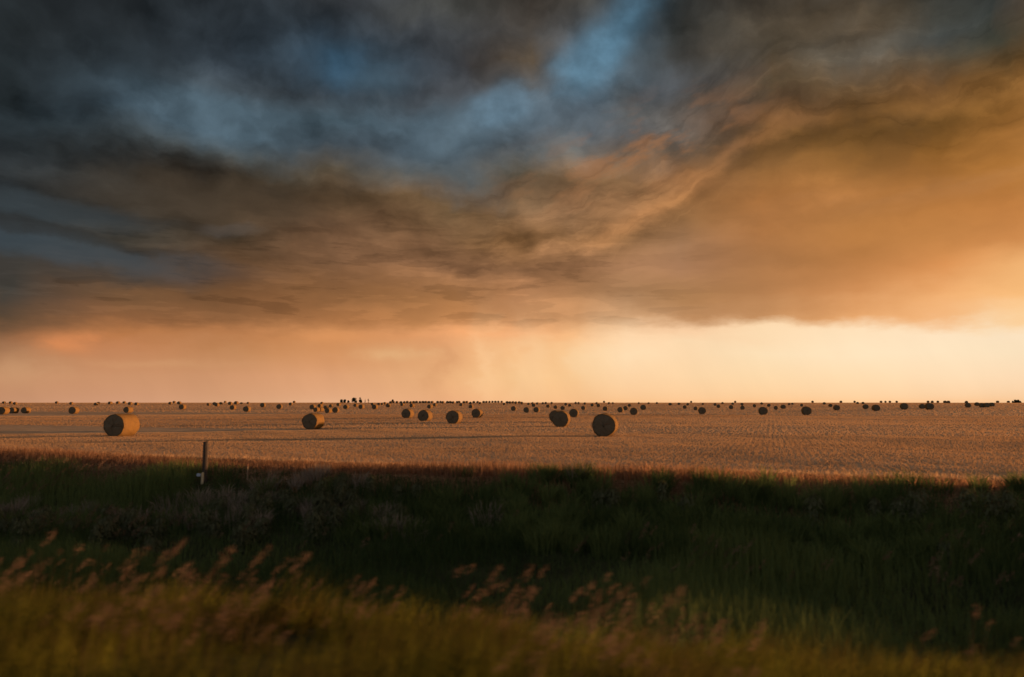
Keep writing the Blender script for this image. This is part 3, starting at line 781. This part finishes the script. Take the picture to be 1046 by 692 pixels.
GROUP = 'round bales scattered over the stubble field'
first_big = None
for i, (bx, by, bh) in enumerate(BALES):
    pos = hit(bx, by)
    dref = FPX * 1.6 / bh
    if pos is not None:
        d = math.hypot(pos[0], pos[1])
    if pos is None or by < 412.9 or d > 620 or d > dref * 1.35:
        dr = ray(bx, 411); d = min(dref, 600)
        k = d / math.hypot(dr[0], dr[1]); pos = (dr[0] * k, dr[1] * k, float(gz(dr[0] * k, dr[1] * k)))
    depth = pos[1]
    dia = bh * depth / FPX
    sc = min(max(dia, 1.05), 2.1) / 1.6
    big = bh >= 7
    yaw = (R(-8) if i == 0 else R(2) if bx < 110 else R(-4) if bx < 306 else R(-12.5)) + (rng.normal(0, .025) if big else rng.normal(0, .10))
    if big:
        if first_big is None or i < 10:
            side, ends = big_bale_meshes(100 + i)
            first_big = first_big or (side, ends)
        root = link(bpy.data.objects.new('hay_bale', None))
        root.empty_display_size = .5
        for nm, me in (('net_wrap', side), ('straw_core', ends)):
            link(bpy.data.objects.new(nm, me), root)
    else:
        root = link(bpy.data.objects.new('hay_bale', SMALL))
    root.location = (pos[0], pos[1], pos[2] - .03)
    root.rotation_euler = (0, 0, yaw)
    root.scale = (sc, sc * (1.0 if big else rng.uniform(.9, 1.1)), sc)
    tag(root, LABELS[i], 'hay bale', GROUP)

# ------------------------------------------------------------------ fence post and stake
def rough_post(name, h_, r, mat, seed, sides=10, lean=(0, 0), parent=None, square=False):
    rr = np.random.default_rng(seed)
    vs, fs = [], []
    lv = 12
    for k in range(lv + 1):
        f = k / lv
        for i in range(sides):
            a = 2 * math.pi * i / sides
            q = r * (1.06 - .10 * f) * (1 + .05 * math.sin(3 * a + seed) + rr.normal(0, .018))
            vs.append((q * math.cos(a) + lean[0] * f * h_, q * math.sin(a) + lean[1] * f * h_, f * h_ + (rr.normal(0, .006) + .012 * math.cos(a) if k == lv else 0)))
    for k in range(lv):
        for i in range(sides):
            fs.append((k * sides + i, k * sides + (i + 1) % sides, (k + 1) * sides + (i + 1) % sides, (k + 1) * sides + i))
    me = bpy.data.meshes.new(name)
    top = len(vs); vs.append((lean[0] * h_, lean[1] * h_, h_ + .012))
    fs += [(lv * sides + i, lv * sides + (i + 1) % sides, top) for i in range(sides)]
    me.from_pydata(vs, [], fs); me.materials.append(mat)
    return link(bpy.data.objects.new(name, me), parent)

def wood(name, a, b):
    m = new_mat(name)
    p = objco(); x_, y_, z_ = split(p)
    g_ = noise(vec(x_ * 40.0, y_ * 40.0, z_ * 2.5), 1.0, 6, .6, .4)
    return finish(m, diffuse(mixc(g_, a, b), .9, g_, .8, .02, .1))
WDARK = wood('weathered_wood', (0.020, 0.016, 0.013), (0.075, 0.058, 0.045))
WPALE = wood('pale_wood', (0.34, 0.26, 0.15), (0.58, 0.46, 0.29))
WSTAKE = wood('stake_wood', (0.16, 0.11, 0.07), (0.30, 0.22, 0.14))
m = new_mat('plate_enamel')
PLATE = finish(m, diffuse(mixc(noise(objco(), 20.0, 4), (0.20, 0.24, 0.30), (0.33, 0.37, 0.43)), .5))

def box_mesh(name, sx, sy, sz, mat, bev=.006):
    bm = bmesh.new(); bmesh.ops.create_cube(bm, size=1)
    for v in bm.verts: v.co = Vector((v.co.x * sx, v.co.y * sy, v.co.z * sz))
    bmesh.ops.bevel(bm, geom=bm.edges[:], offset=bev, segments=2, affect='EDGES')
    me = bpy.data.meshes.new(name); bm.to_mesh(me); bm.free(); me.materials.append(mat)
    return me
fx, fy = POST_AT
fz = float(gz(fx, fy))
ztop = EYE - (451 - 411) * fy / FPX
post = link(bpy.data.objects.new('fence_post', None)); post.location = (fx, fy, fz - .05)
tag(post, 'dark weathered wooden fence post standing upright at the ditch edge', 'fence post')
rough_post('post_shaft', ztop - fz + .05, .086, WDARK, 4, parent=post)
sl = rough_post('bleached_splice', .38, .045, WPALE, 6, parent=post, lean=(.01, 0)); sl.location = (-.045, -.085, .02)
pl = link(bpy.data.objects.new('enamel_plate', box_mesh('enamel_plate', .14, .014, .10, PLATE, .004)), post)
pl.location = (-.150, -.142, .33); pl.rotation_euler = (R(-6), R(4), R(-8))

gx, gy = STAKE_AT
gz0 = float(gz(gx, gy))
stake = link(bpy.data.objects.new('marker_stake', None)); stake.location = (gx, gy, gz0 - .05)
tag(stake, 'thin pale stake with a reddish tip in weeds right of the fence post', 'stake')
hs = EYE - (472.5 - 411) * gy / FPX - gz0
rough_post('stake_shaft', hs - .05, .019, WSTAKE, 9, sides=8, parent=stake)
m = new_mat('red_paint'); RED = finish(m, diffuse((0.15, 0.06, 0.035), .7))
cp = rough_post('painted_tip', .07, .021, RED, 11, sides=8, parent=stake); cp.location = (0, 0, hs - .05)

# ------------------------------------------------------------------ far trees and bushes on the skyline
m = new_mat('bark'); BARK = finish(m, diffuse(mixc(noise(objco(), 6.0, 5), (0.05, 0.035, 0.025), (0.13, 0.09, 0.06)), .95))
LEAF = grass_mat('tree_leaves', (0.018, 0.026, 0.018), (0.050, 0.060, 0.034), .25)
def far_tree(px, h_, w_, label, cat='tree', bare=False, d=610, base=.06):
    dr = ray(px, 411); k = d / math.hypot(dr[0], dr[1])
    x, y = dr[0] * k, dr[1] * k
    name = 'bush' if cat == 'bush' else 'tree'
    root = link(bpy.data.objects.new(name, None)); root.location = (x, y, float(gz(x, y)) - .05)
    tag(root, label, cat, 'trees and bushes along the skyline')
    bm = bmesh.new()
    def limb(a, b, r0, r1):
        a, b = Vector(a), Vector(b); ax = (b - a).normalized(); u = ax.orthogonal().normalized(); v = ax.cross(u)
        A = [bm.verts.new(a + (u * math.cos(q) + v * math.sin(q)) * r0) for q in [i * math.pi / 3 for i in range(6)]]
        B = [bm.verts.new(b + (u * math.cos(q) + v * math.sin(q)) * r1) for q in [i * math.pi / 3 for i in range(6)]]
        for i in range(6): bm.faces.new((A[i], A[(i + 1) % 6], B[(i + 1) % 6], B[i]))
    th = h_ * (.95 if bare else .75)
    limb((0, 0, 0), (.1, 0, th * .5), .22 if not bare else .3, .16)
    limb((.1, 0, th * .5), (.0, .1, th), .16, .06)
    for q in range(7):
        a = random.uniform(0, 6.28); z0 = th * random.uniform(.3, .8); L = w_ * random.uniform(.25, .45)
        limb((.05, 0, z0), (math.cos(a) * L, math.sin(a) * L, min(h_ * .97, z0 + L * .7)), .09, .03)
    me = bpy.data.meshes.new('trunk'); bm.to_mesh(me); bm.free(); me.materials.append(BARK)
    link(bpy.data.objects.new('trunk', me), root)
    hp = Heap()
    for q in range(16 if not bare else 5):
        f = random.uniform(base, .95)
        a = random.uniform(0, 6.28); rr = w_ * .36 * math.sqrt(random.random()) * (1.1 - .5 * f)
        cx, cy = rr * math.cos(a), rr * math.sin(a)
        cr = w_ * random.uniform(.19, .31) * (.45 if bare else 1)
        cr = min(cr, h_ * .3)
        cz = max(cr * .5, min(f * h_, (h_ - cr * .95) * (1 - .35 * (rr / (w_ * .4)) ** 2)))
        n = 190 if not bare else 40
        dv = rng.normal(0, 1, (n, 3)); dv /= np.linalg.norm(dv, axis=1)[:, None]
        P = np.array([cx, cy, cz]) + dv * cr * (rng.random(n) ** .4)[:, None]
        P[:, 2] = np.maximum(P[:, 2], .06)
        hp.add(blades(P[:, 0], P[:, 1], P[:, 2] - .1, rng.uniform(.12, .3, n), rng.uniform(.15, .35, n), rng.uniform(0, .2, n), rng.uniform(0, 6.28, n), rng.uniform(0, 1, n), seg=1, droop=0))
    o = hp.build('crown', LEAF); o.parent = root
far_tree(362, 4.3, 4.0, 'fullest dark tree in the little group on the skyline')
far_tree(368.2, 4.4, 2.4, 'narrow dark tree just right of the fullest skyline tree')
far_tree(372.8, 3.4, 1.3, 'thin bare-stemmed sapling, left one of two beside the narrow skyline tree', bare=True)
far_tree(376.2, 3.5, 1.6, 'thin bare-stemmed sapling, right one of two beside the narrow skyline tree', bare=True)
far_tree(348.6, 2.9, 2.4, 'low rounded bush, left one of two left of the skyline trees', 'bush', base=.05)
far_tree(352.0, 2.8, 2.4, 'low rounded bush, right one of two left of the skyline trees', 'bush', base=.05)
far_tree(355.8, 1.9, 1.9, 'lowest bush close to the left side of the fullest skyline tree', 'bush', base=.05)
far_tree(401, 2.6, 2.0, 'lone pointed bush on the skyline right of the thin saplings', 'bush', base=.05)
far_tree(1039, 1.9, 6.0, 'wide low bush on the skyline at the far right picture edge', 'bush', d=520, base=.05)

# ------------------------------------------------------------------ lens
cam_data.dof.use_dof = True
cam_data.dof.focus_distance = 90
cam_data.dof.aperture_fstop = 1.0
cam_data.dof.aperture_ratio = 0.4
